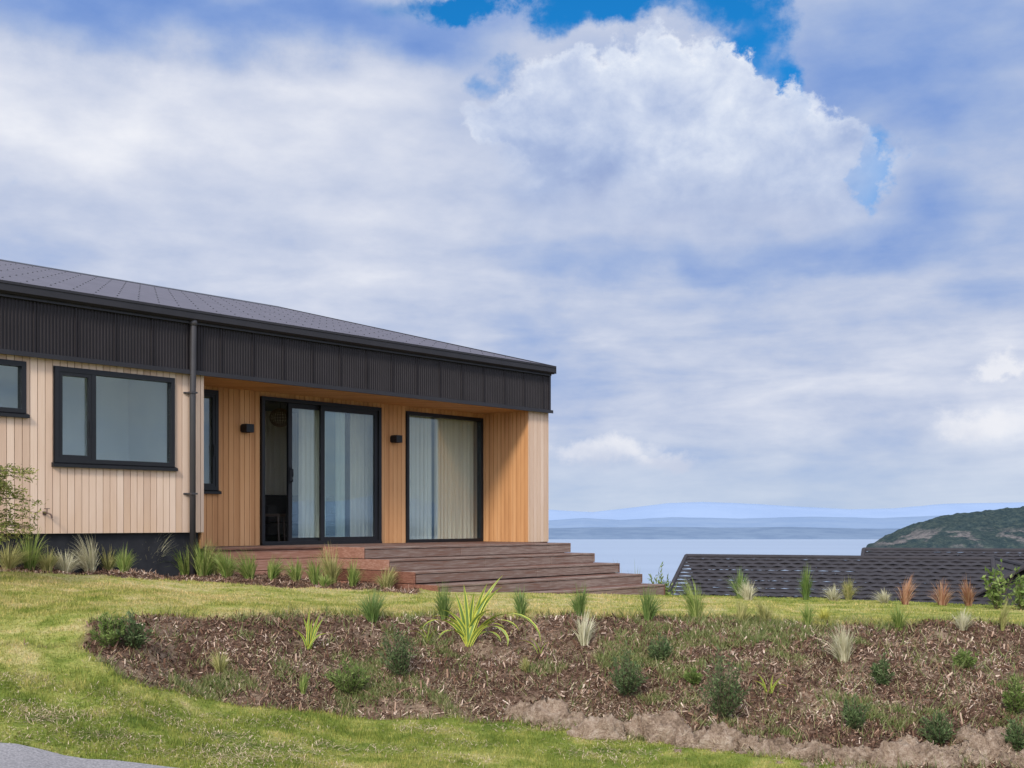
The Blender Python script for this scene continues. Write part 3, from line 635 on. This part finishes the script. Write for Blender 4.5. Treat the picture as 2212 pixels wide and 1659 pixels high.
for sx in(-.2,.2):
    mb=MB(); mb.tube([(sx*1.05,-.2,0),(sx,-.18,.43)],.015,8,r2=.02); lp(mb,'leg',M['darkwood'],ch)
    mb=MB(); mb.tube([(sx*1.05,.24,0),(sx,.19,.45),(sx,.25,.88)],.018,8); lp(mb,'leg',M['darkwood'],ch)
mb=MB()
for zz in(.56,.68,.80): mb.box(-.2,.2,.205+(zz-.5)*.12,.225+(zz-.5)*.12,zz,zz+.06)
lp(mb,'backrest',M['darkwood'],ch)
sf=empty('sofa',hloc(12.75,15.95,-.345),'dark sofa inside the room beyond the open door','sofa',rz=UA)
def rbox(x0,x1,y0,y1,z0,z1,name):
    mb=MB(); mb.box(x0,x1,y0,y1,z0,z1); o=mb.build(name,M['sofa'],sf); b=o.modifiers.new('bevel','BEVEL'); b.width=.04; b.segments=3
rbox(-1,1,-.4,.4,.12,.32,'sofa_base'); rbox(-.8,-.01,-.42,.25,.33,.48,'seat_cushion'); rbox(.01,.8,-.42,.25,.33,.48,'seat_cushion'); rbox(-1,1,.26,.46,.33,.80,'backrest'); rbox(-1,-.82,-.4,.25,.33,.62,'armrest'); rbox(.82,1,-.4,.25,.33,.62,'armrest')
pl=empty('pendant_lamp',hloc(12.02,15.6,1.70),'round woven pendant lamp hanging inside behind the open door','lamp',rz=UA)
mb=MB()
for i in range(12):
    q=math.pi*i/12; mb.tube([(.17*math.cos(q)*math.sin(a_),.17*math.sin(q)*math.sin(a_),.15*math.cos(a_)) for a_ in np.linspace(0,2*math.pi,25)],.006,5)
for a_ in np.linspace(.3,2.8,9): mb.tube([(.17*math.cos(q)*math.sin(a_),.17*math.sin(q)*math.sin(a_),.15*math.cos(a_)) for q in np.linspace(0,2*math.pi,25)],.005,5)
lp(mb,'lamp_shade',M['wicker'],pl); mb=MB(); mb.tube([(0,0,.15),(0,0,.345)],.005,6); lp(mb,'cord',M['frame'],pl)
# ------------------------------------------------------------------ deck and steps
DB=Vector((13.,12.2,-1.1)); dw=h2w(DB.x,DB.y)
deck=empty('wooden_deck',(dw[0],dw[1],DB.z),'brown hardwood porch deck with four wide steps down to the lawn','deck',rz=UA)
def dpart(mb,name,mats,par=deck):
    o=mb.build(name,mats,par,DB); b=o.modifiers.new('bevel','BEVEL'); b.width=.004; b.segments=1; b.limit_method='ANGLE'; return o
def lboards(mb,x0,x1,y0,y1,z0,z1,L_,gap=.005):
    x=x0
    while x<x1-.01:
        e=min(x1,x+L_*random.uniform(.7,1.3))
        if x1-e<.5: e=x1
        mb.box(x,e-gap,y0,y1,z0,z1); x=e
mb=MB()
y=12.2
while y<14.2:
    xa=10.83 if y<13.05 else 8.97; xb=15.32 if y<13.2 else 15.485
    if y>13.2: lboards(mb,xa,xb,y,min(y+.135,14.24),-.380,-.35,3.2)
    elif y+.14>13.06: lboards(mb,xa if y<13.0 else 8.97,xb,y,y+.135,-.380,-.35,3.2)
    else: lboards(mb,xa,xb,y-(.012 if y==12.2 else 0),y+.135,-.380,-.35,3.2)
    y+=.14
dpart(mb,'platform',M['deck'])
mb=MB(); lboards(mb,8.97,10.83,13.06,13.085,-.505,-.386,2.6); lboards(mb,8.97,10.83,13.06,13.085,-.66,-.511,2.6); lboards(mb,8.97,10.83,13.06,13.085,-.82,-.666,2.6); dpart(mb,'side_boards',M['decklit'])
fy=[12.2,11.70,11.20,10.76,10.33]; tz=[-.35,-.51,-.66,-.82,-.968]
mb=MB()
lboards(mb,10.84,15.33,12.195,12.22,-.505,-.386,1.9); dpart(mb,'riser_board',M['deck'])
for i in range(1,5):
    mb=MB(); y=fy[i]-.012
    while y<fy[i-1]-.02:
        lboards(mb,10.82,15.33,y,min(y+.14,fy[i-1]-.006),tz[i]-.030,tz[i],2.6); y+=.146
    st_=dpart(mb,'step',M['deck'])
    mb=MB(); lboards(mb,10.84,15.33,fy[i]-.004,fy[i]+.021,tz[i]-.150 if i<4 else -1.35,tz[i]-.035,1.9); dpart(mb,'riser_board',M['deck'],st_)
for xs_,mt in ((10.812,M['decklit']),(15.338,M['deck'])):
    mb=MB()
    for i in range(5):
        zb=tz[i+1] if i<4 else -1.35
        mb.box(xs_-.012,xs_+.012,fy[i]-.012,min(13.05,fy[i]+1.3),zb+.005,tz[i]-.002)
        if fy[i]+1.3<13.05: mb.box(xs_-.012,xs_+.012,fy[i]+1.305,13.05,zb+.005,tz[i]-.002)
    dpart(mb,'side_boards',mt)
mb=MB(); mb.box(10.83,15.32,11.3,13.0,-1.6,-.86); mb.box(10.83,15.32,12.3,13.0,-.86,-.4); mb.box(10.83,15.32,10.4,11.25,-1.6,-1.02); mb.box(10.83,15.32,11.25,11.76,-1.0,-.7); mb.box(10.83,15.32,11.76,12.25,-1.0,-.56);mb.box(9.05,15.4,13.2,14.2,-1.6,-.4); dpart(mb,'substructure',M['plinth'])
# ------------------------------------------------------------------ neighbour house
m,t,p=newmat('charcoal_roof_tiles'); co=t.new('ShaderNodeNewGeometry').outputs['Position']
n=t.noise(co,3,5,.6); n2_=t.noise(co,40,3,.6); t.put(p.inputs['Base Color'],t.mix(n,(.024,.021,.022),(.052,.046,.047))); p.inputs['Roughness'].default_value=.75; p.inputs['Specular IOR Level'].default_value=.2; bump(t,p,n2_,.6,.02); M['tile']=m
M['nwall']=simple('neighbour_wall',(.035,.034,.036),rough=.9)
nb_=Vector((7,26,-4.6)); nh=empty('neighbour_house',nb_,'neighbouring house lower down the slope showing its charcoal tiled roof','house')
rd=Vector((.94,-.34,0)).normalized()
def courses(mb,a,b,c,d,n):   # a,b ridge ends; c,d eave ends (below a, b)
    a,b,c,d=map(Vector,(a,b,c,d)); nor=(b-a).cross(c-a).normalized()
    if nor.z<0: nor=-nor
    for i in range(n):
        f0,f1=i/n,(i+1)/n; p0=a.lerp(c,f0);p1=b.lerp(d,f0);q0=a.lerp(c,f1)+nor*.026;q1=b.lerp(d,f1)+nor*.026; s0=a.lerp(c,f1);s1=b.lerp(d,f1)
        m_=max(1,int((p1-p0).length/.30)); sh=.5/m_ if i%2 else 0.
        for k in range(m_):
            g0,g1=min(1,k/m_+sh),min(1,(k+1)/m_+sh)
            if g1-g0<1e-6: continue
            if k==0 and sh: g0=0.
            gm=(g0+g1)/2; up=nor*random.uniform(.012,.030)
            mb.add([p0.lerp(p1,g0),p0.lerp(p1,gm)+up,p0.lerp(p1,g1),q0.lerp(q1,g1),q0.lerp(q1,gm)+up,q0.lerp(q1,g0)],[(0,5,4,1),(1,4,3,2)])
        mb.add([q0,q1,s1,s0],[(0,3,2,1)])
def gable(name,pa,ln,half,pitch,n,axisd=None,walls=True):
    d=axisd or rd; nr=Vector((d.y,-d.x,0)); nr=nr if nr.y<0 or abs(nr.y)<1e-6 else -nr
    a=Vector(pa); b=a+d*ln; dr=half*math.tan(pitch); mb=MB()
    c=a+nr*half-Vector((0,0,dr)); e=b+nr*half-Vector((0,0,dr)); c2=a-nr*half-Vector((0,0,dr)); e2=b-nr*half-Vector((0,0,dr))
    courses(mb,a,b,c,e,n); courses(mb,a,b,c2,e2,n); r=mb.build(name,M['tile'],nh,nb_)
    mb=MB()
    for u_,v_ in ((a,b),(a,c),(a,c2),(b,e),(b,e2)): mb.tube([u_+Vector((0,0,.02)),v_+Vector((0,0,.02))],.055,8)
    mb.build('roof_capping',M['tile'],r,nb_)
    if walls:
        mb=MB(); i0=d*.3; w_=[a+nr*(half-.45)+i0,b+nr*(half-.45)-i0,b-nr*(half-.45)-i0,a-nr*(half-.45)+i0]
        zt=a.z-dr+.1; mb.add([(q.x,q.y,-7.5) for q in w_]+[(q.x,q.y,zt) for q in w_]+[(a.x+i0.x,a.y+i0.y,a.z-.1),(b.x-i0.x,b.y-i0.y,b.z-.1)],[(0,1,5,4),(1,2,6,5),(2,3,7,6),(3,0,4,7),(4,8,7),(5,6,9),])
        mb.build('wall',M['nwall'],nh,nb_)
    return r
gable('roof',(4.42,30,-.89),7.2,4.6,math.radians(21),23)
gable('roof',(9.93,33.4,-.80),9,4.6,math.radians(21),23)
gable('roof',((2215-CX)/F*25.5,25.5,-.98),9,2.6,math.radians(32),14,axisd=Vector((.28,.96,0)))
# ------------------------------------------------------------------ plants
PM={'green':island('sedge_green',[(0,(.08,.14,.03)),(.5,(.20,.27,.055)),(1,(.48,.48,.16))],.55,trans=.35),
'deep':island('sedge_deep',[(0,(.05,.10,.025)),(.5,(.13,.20,.045)),(1,(.30,.34,.11))],.55,trans=.3),
'pale':island('sedge_pale',[(0,(.26,.25,.12)),(.5,(.47,.43,.26)),(1,(.70,.64,.45))],.6,trans=.3),
'olive':island('sedge_olive',[(0,(.14,.16,.04)),(.5,(.30,.29,.09)),(1,(.55,.46,.20))],.6,trans=.3),
'red':island('sedge_red',[(0,(.18,.07,.035)),(.5,(.36,.17,.09)),(1,(.55,.38,.22))],.6,trans=.3),
'yellow':island('sedge_yellow',[(0,(.25,.26,.05)),(.5,(.45,.42,.08)),(1,(.6,.55,.15))],.6,trans=.3)}
def tuft(px,py,hp,wp,kind,label,n=None,at=None,group=None,k=1.):
    b=at or gp(px,py); sc=b.y/F; lean=Vector((random.gauss(0,.10),random.gauss(0,.08),0)); asym=random.uniform(0,6.28)
    h=hp*sc*1.15*k; sp=wp*sc/2*1.12*k; n=n or int((95+wp*1.5)*random.uniform(.85,1.2)*k); mb=MB()
    for i in range(n):
        q=random.uniform(0,6.283); r0=random.random()*.25*sp; out=sp*random.random()**.7*1.15*(1+.3*math.cos(q-asym)); hh_=h*random.uniform(.45,1.12)*(1-.3*min(1,(out/sp)**2)); dr=random.uniform(.1,.75)*(out/sp)
        wd=random.uniform(.0050,.0095)*max(1,b.y/12); d=Vector((math.cos(q),math.sin(q),0)); s=Vector((-d.y,d.x,0))
        s=(s*math.cos(q*3)+Vector((1,0,0))*.7).normalized(); vs=[];K=6
        for kk in range(K):
            f=kk/(K-1); c=Vector((0,0,-.01))+d*(r0+out*(.35*f+.65*f*f))+lean*h*f*f+Vector((0,0,1))*hh_*(f*(1+dr*.6)-dr*1.0*f*f*f)
            ww=wd*(1-f**1.6*.93); vs+=[c-s*ww/2,c+s*ww/2]
        mb.add(vs,[(2*j,2*j+1,2*j+3,2*j+2) for j in range(K-1)])
    o=mb.build('grass_tuft',PM[kind],None,(0,0,0),loc=b); return tag(o,label,'grass',group or 'ornamental grasses planted around the lawn')
TU=[(65,1232,74,64,'green','green sedge tuft at the dark plinth, leftmost of the house bed'),
(140,1238,42,66,'pale','low straw pale tuft between the leftmost green sedge and the taller pale tussock'),
(195,1236,68,62,'pale','tall straw pale tussock left of the small green tuft under the wide window'),
(268,1236,48,42,'green','small green tuft under the wide window between two pale tussocks'),
(325,1240,84,88,'pale','largest straw pale tussock under the right end of the wide window'),
(398,1240,62,78,'green','broad green sedge left of the downpipe foot'),
(440,1243,64,78,'green','dense green sedge at the corner where the deck begins'),
(490,1246,48,56,'green','first green sedge in front of the deck side right of the corner clump'),
(538,1250,52,60,'green','second green sedge in front of the deck side'),
(588,1254,46,38,'green','narrow green sedge below the open door'),
(640,1258,46,46,'green','green sedge below the sliding door panel'),
(680,1262,50,38,'green','upright green sedge just left of the seeding pale one at the step side'),
(716,1262,70,60,'olive','tall olive tussock with pale tips beside the steps'),
(762,1269,50,34,'green','narrow green sedge against the red side boards of the steps'),
(835,1273,44,50,'olive','last wispy sedge of the house bed at the foot of the steps'),
(20,1230,52,70,'olive','low olive tuft behind the small tree at the left picture edge'),
(102,1233,42,60,'olive','thin olive tuft against the plinth right of the leftmost green sedge'),
(232,1234,46,50,'olive','thin olive tuft against the plinth between the tall pale tussock and the small green tuft'),
(362,1236,62,60,'olive','olive tuft against the plinth behind the largest pale tussock'),
(465,1240,54,60,'olive','olive tuft touching the deck boards right of the downpipe'),
(805,1342,72,74,'deep','dark green sedge at the lawn edge, leftmost of the bank top row'),
(960,1338,78,48,'deep','tall dark green sedge just behind the variegated flax'),
(1125,1330,62,42,'deep','upright green sedge right of the variegated flax on the lawn edge'),
(1252,1330,72,52,'deep','dark green sedge in front of the bottom step'),
(1400,1338,70,64,'deep','bushy green sedge at the right end of the steps'),
(1502,1336,84,62,'green','tallest sedge of the bank top row, before the neighbour roof corner'),
(1602,1345,52,46,'olive','thin olive sedge, left of a close pair on the lawn edge'),
(1652,1343,50,50,'olive','thin olive sedge, right of a close pair on the lawn edge'),
(1745,1352,52,38,'green','small green sedge on the bank top left of a tiny yellow tuft'),
(1780,1341,32,42,'yellow','tiny yellow tuft on the upper lawn edge'),
(1942,1360,58,46,'green','green sedge on the bank top below the first rusty red grass'),
(2080,1360,46,56,'pale','pale wispy grass on the bank top near the right picture edge'),
(2165,1362,66,26,'olive','narrow upright grass on the bank top at the right picture edge'),
(1262,1392,74,60,'pale','pale drooping grass on the bank below the bottom step'),
(1822,1428,78,76,'pale','large pale grass on the bank, right of centre'),
(655,1500,48,26,'green','small upright green tuft low on the left of the bank'),
(475,1452,48,52,'olive','olive tuft on the mulch at the left end of the bank'),
(1137,1452,34,24,'olive','tiny olive tuft on the mulch right of the variegated flax'),
(700,1268,30,40,'green','short green tuft in front of the tall olive tussock'),
(1600,1292,60,50,'deep','dark green tussock on the far lawn edge before the neighbour roof, left one'),
(1615,1296,42,52,'pale','pale grey green tussock leaning right of the left dark tussock on the far lawn edge'),
(1741,1296,72,36,'deep','tall narrow dark tussock standing alone before the neighbour roof'),
(1800,1297,32,56,'pale','low pale grass on the far lawn edge right of the tall narrow tussock'),
(1832,1296,48,44,'olive','thin olive grass on the far lawn edge before the middle of the neighbour roof'),
(1910,1303,30,50,'pale','low pale grass left of the rusty red grasses on the far lawn edge'),
(1956,1306,58,42,'red','leftmost of three rusty red grasses before the neighbour roof'),
(2036,1308,54,58,'red','middle and widest of three rusty red grasses before the neighbour roof'),
(2092,1310,64,44,'red','rightmost of three rusty red grasses beside the leafy shrub')]
for i,q in enumerate(TU): tuft(*q,k=1.14 if i<20 else 1.)
for px,top,Y,k,l in ((1345,1222,20.,'olive','pale topped grass rising behind the right end of the steps, left one'),(1372,1228,20.,'deep','dark grass rising behind the right end of the steps, right one')):
    X=(px-CX)/F*Y; z=float(terr(np.array(X),np.array(Y))); tuft(px,0,(-z)*F/Y-(top-HY),44,k,l,n=60,at=Vector((X,Y,z)))
SH=island('shrub_leaf',[(0,(.032,.055,.020)),(.5,(.082,.122,.043)),(1,(.20,.25,.10))],.65,trans=.25,spec=.15)
SH2=island('shrub_leaf_bright',[(0,(.06,.10,.022)),(.5,(.14,.20,.045)),(1,(.32,.36,.12))],.65,trans=.3,spec=.15)
SHO=island('shrub_leaf_olive',[(0,(.06,.085,.02)),(.5,(.16,.18,.04)),(1,(.38,.33,.11))],.65,trans=.3,spec=.15)
STM=simple('stem_bark',(.10,.065,.04),rough=.9)
def leafq(mb,c,d,l,w_):
    s=d.cross(Vector((random.gauss(0,1),random.gauss(0,1),random.gauss(0,1)))).normalized()*w_/2
    mb.add([c,c+d*l*.5+s,c+d*l,c+d*l*.5-s],[(0,1,2,3)])
def shrub(px,py,wp,hp,label,mat=SH,leaf=(.034,.0085),ns=34,per=38,base=None,name='shrub',cat='shrub',up=1.0):
    b=base or gp(px,py); sc=b.y/F; W_=wp*sc/2*1.15; H_=hp*sc*1.12; e=empty(name,b,label,cat,'young shrubs planted on the bank')
    st_=MB(); fo=MB(); lob=[(random.uniform(0,6.28),random.uniform(.6,1.3)) for _ in range(5)]
    for i in range(ns):
        q=random.uniform(0,6.283); r_=random.random()**.6
        g_=min(lob,key=lambda l:abs(math.atan2(math.sin(q-l[0]),math.cos(q-l[0]))))[1]
        tip=Vector((math.cos(q)*W_*r_*g_,math.sin(q)*W_*r_*g_,H_*random.uniform(.45,1.15)*(1-.45*r_*r_)*(.6+.4*g_)))
        mid=Vector((tip.x*.55,tip.y*.55,tip.z*.5)); pts=[Vector((0,0,-.01)),mid,tip]; st_.tube(pts,.004,4,r2=.0015)
        for k in range(per):
            f=.12+.88*random.random(); c=pts[0].lerp(mid,f*2) if f<.5 else mid.lerp(tip,f*2-1)
            ax=(tip-mid).normalized(); d=(ax*random.uniform(.3,1.3)*up+Vector((random.gauss(0,.5),random.gauss(0,.5),random.gauss(0,.35)))).normalized()
            leafq(fo,c,d,leaf[0]*random.uniform(.7,1.5),leaf[1]*random.uniform(.8,1.3))
    st_.build('stems',STM,e); fo.build('foliage',mat,e); return e
SL=[(290,1400,62,58,'small grey green bush at the left end of the bank, right of a lower one',SH),
(235,1398,56,58,'loose green bush at the very left end of the bank',SH2),
(865,1462,76,92,'dark bushy rosemary-like shrub left of the variegated flax',SH),
(755,1500,84,66,'low bright green shrub left of the dark bushy one',SH2),
(1425,1430,50,52,'small dark shrub high on the bank below the lawn edge sedges',SH),
(1355,1502,88,84,'round dark green shrub in the middle of the bank',SH),
(1560,1556,98,122,'largest upright dark shrub low on the bank beside the dried turf',SH),
(1905,1480,48,54,'small round shrub right of the large pale grass',SH),
(1845,1578,52,66,'dark shrub low on the bank between the largest shrub and the right edge',SH),
(2030,1608,62,60,'dark shrub at the bank foot near the right picture edge',SH),
(2192,1540,60,70,'shrub cut by the right picture edge halfway up the bank',SH2),
(2196,1625,60,60,'shrub cut by the right picture edge at the bank foot',SH),
(2085,1445,40,34,'tiny bright green leafy plant high on the right of the bank',SH2),
(1500,1478,36,26,'tiny green seedling between the two middle dark shrubs',SH2)]
for px,py,wp,hp,l,mt in SL: shrub(px,py,wp,hp,l,mt,ns=int(26+wp*.5))
shrub(2150,1316,90,92,'leafy young shrub with upright stems on the far lawn edge at the right',SH2,(.075,.032),18,16,up=.5)
shrub(2205,1318,60,70,'broad leafy shrub cut by the right picture edge on the far lawn edge',SH2,(.075,.032),14,18,up=.5)
Y=19.6; X=(1428-CX)/F*Y; z=float(terr(np.array(X),np.array(Y)))
shrub(0,0,80,(-z)*F/Y-(1238-HY),'green bush rising behind the right end of the bottom step',SH2,(.07,.02),34,30,base=Vector((X,Y,z)))
# flax
FG=island('flax_green',[(0,(.07,.12,.022)),(.6,(.14,.21,.04)),(1,(.22,.29,.06))],.4,trans=.2,spec=.4); FY=island('flax_yellow',[(0,(.40,.43,.05)),(.6,(.54,.53,.08)),(1,(.64,.60,.13))],.4,trans=.25,spec=.4)
def flax(px,py,leaves,label,wd):
    b=gp(px,py); sc=b.y/F*1.15; mb=MB()
    for (ang,l,droop,depth) in leaves:
        L=l*sc; K=12; c=Vector((random.uniform(-.02,.02),random.uniform(-.02,.02),-.01)); vs=[]; an=math.radians(ang)*.45
        sg=1 if ang>=0 else -1; side=Vector((math.cos(an)*.9,random.uniform(-.45,.45),0)).normalized()
        for k in range(K+1):
            f=k/K; a_=an+(math.radians(ang)*.55+sg*math.radians(droop))*f**1.6*1.2
            ww=max(wd*(.6+1.15*f-1.75*f**2.6+.02),.0015)
            vs+=[c-side*ww/2,c-side*ww*.26+Vector((0,.004,-.003)),c+side*ww*.26+Vector((0,.004,-.003)),c+side*ww/2]
            c=c+Vector((math.sin(a_),-depth*f,math.cos(a_)))*(L/K)
        k0=len(mb.v); mb.v+=[tuple(v_) for v_ in vs]
        for k in range(K):
            for j in range(3): mb.f.append((k0+4*k+j,k0+4*k+j+1,k0+4*k+4+j+1,k0+4*k+4+j)); mb.mi.append(0 if j==1 else 1)
    tag(mb.build('flax',[FG,FY],None,(0,0,0),loc=b),label,'flax')
flax(1012,1395,[(-4,118,4,0),(6,104,5,.1),(-14,106,8,.0),(16,124,10,.0),(26,112,14,.1),(36,152,6,0),(30,132,20,.1),(-22,92,50,.2),(-38,100,60,.2),(-56,80,95,.3),(46,92,75,.3),(56,122,80,.5),(62,120,120,.7),(68,190,95,1.1),(20,80,30,.2),(-30,70,40,.3),(72,84,85,.2),(-50,116,85,.2),(10,96,70,.5)],'large variegated yellow and green flax in the middle of the bank top',.052)
flax(668,1402,[(3,78,4,0),(18,74,10,0),(-10,64,12,.1),(30,70,10,.1),(-25,50,40,.2),(8,60,8,.2),(55,62,50,.3)],'small green flax with upright leaves on the left half of the bank',.028)
flax(1660,1498,[(5,40,10,0),(-25,46,20,.1),(30,42,30,.2),(-50,44,40,.3),(60,44,60,.3),(45,30,20,.1)],'smallest yellowish flax low on the right half of the bank',.020)
flax(925,1392,[(-20,50,60,.1),(30,40,30,.1),(-50,60,80,.2),(10,55,10,0)],'sparse pale flax seedling close left of the large variegated flax',.010)
flax(1165,1412,[(-50,50,50,.2),(-30,40,30,.1),(20,30,40,.2)],'sparse flax seedling close right of the large variegated flax',.010)
# left edge small tree
b=gp(-45,1262); e=empty('small_tree',b,'small olive green tree cut by the left picture edge in front of the house','tree')
tk=MB(); tk.tube([(0,0,-.05),(.01,0,.35),(-.02,0,.75),(.03,.02,1.2)],.022,8,r2=.008); tk.build('trunk',STM,e)
lb=MB(); fo=MB()
for i in range(88):
    z0_=random.uniform(.36,1.12); q=random.uniform(0,6.283); L=random.uniform(.26,.56)*(1.2-.35*z0_)
    p0=Vector((0,0,z0_)); d=Vector((math.cos(q),math.sin(q),random.uniform(.05,.5))); p1=p0+d*L*.6; p2=p1+Vector((math.cos(q),math.sin(q),-.15))*L*.55
    lb.tube([p0,p1,p2],.005,4,r2=.0015)
    for k in range(90):
        f=.2+.8*random.random(); c=p0.lerp(p1,f*2) if f<.5 else p1.lerp(p2,f*2-1); c=c+Vector((random.gauss(0,.02),random.gauss(0,.02),random.gauss(0,.02)))
        leafq(fo,c,Vector((random.gauss(0,.7)+math.cos(q)*.5,random.gauss(0,.7),random.gauss(-.1,.6))).normalized(),random.uniform(.026,.048),random.uniform(.011,.018))
lb.build('branches',STM,e); fo.build('crown',SHO,e)
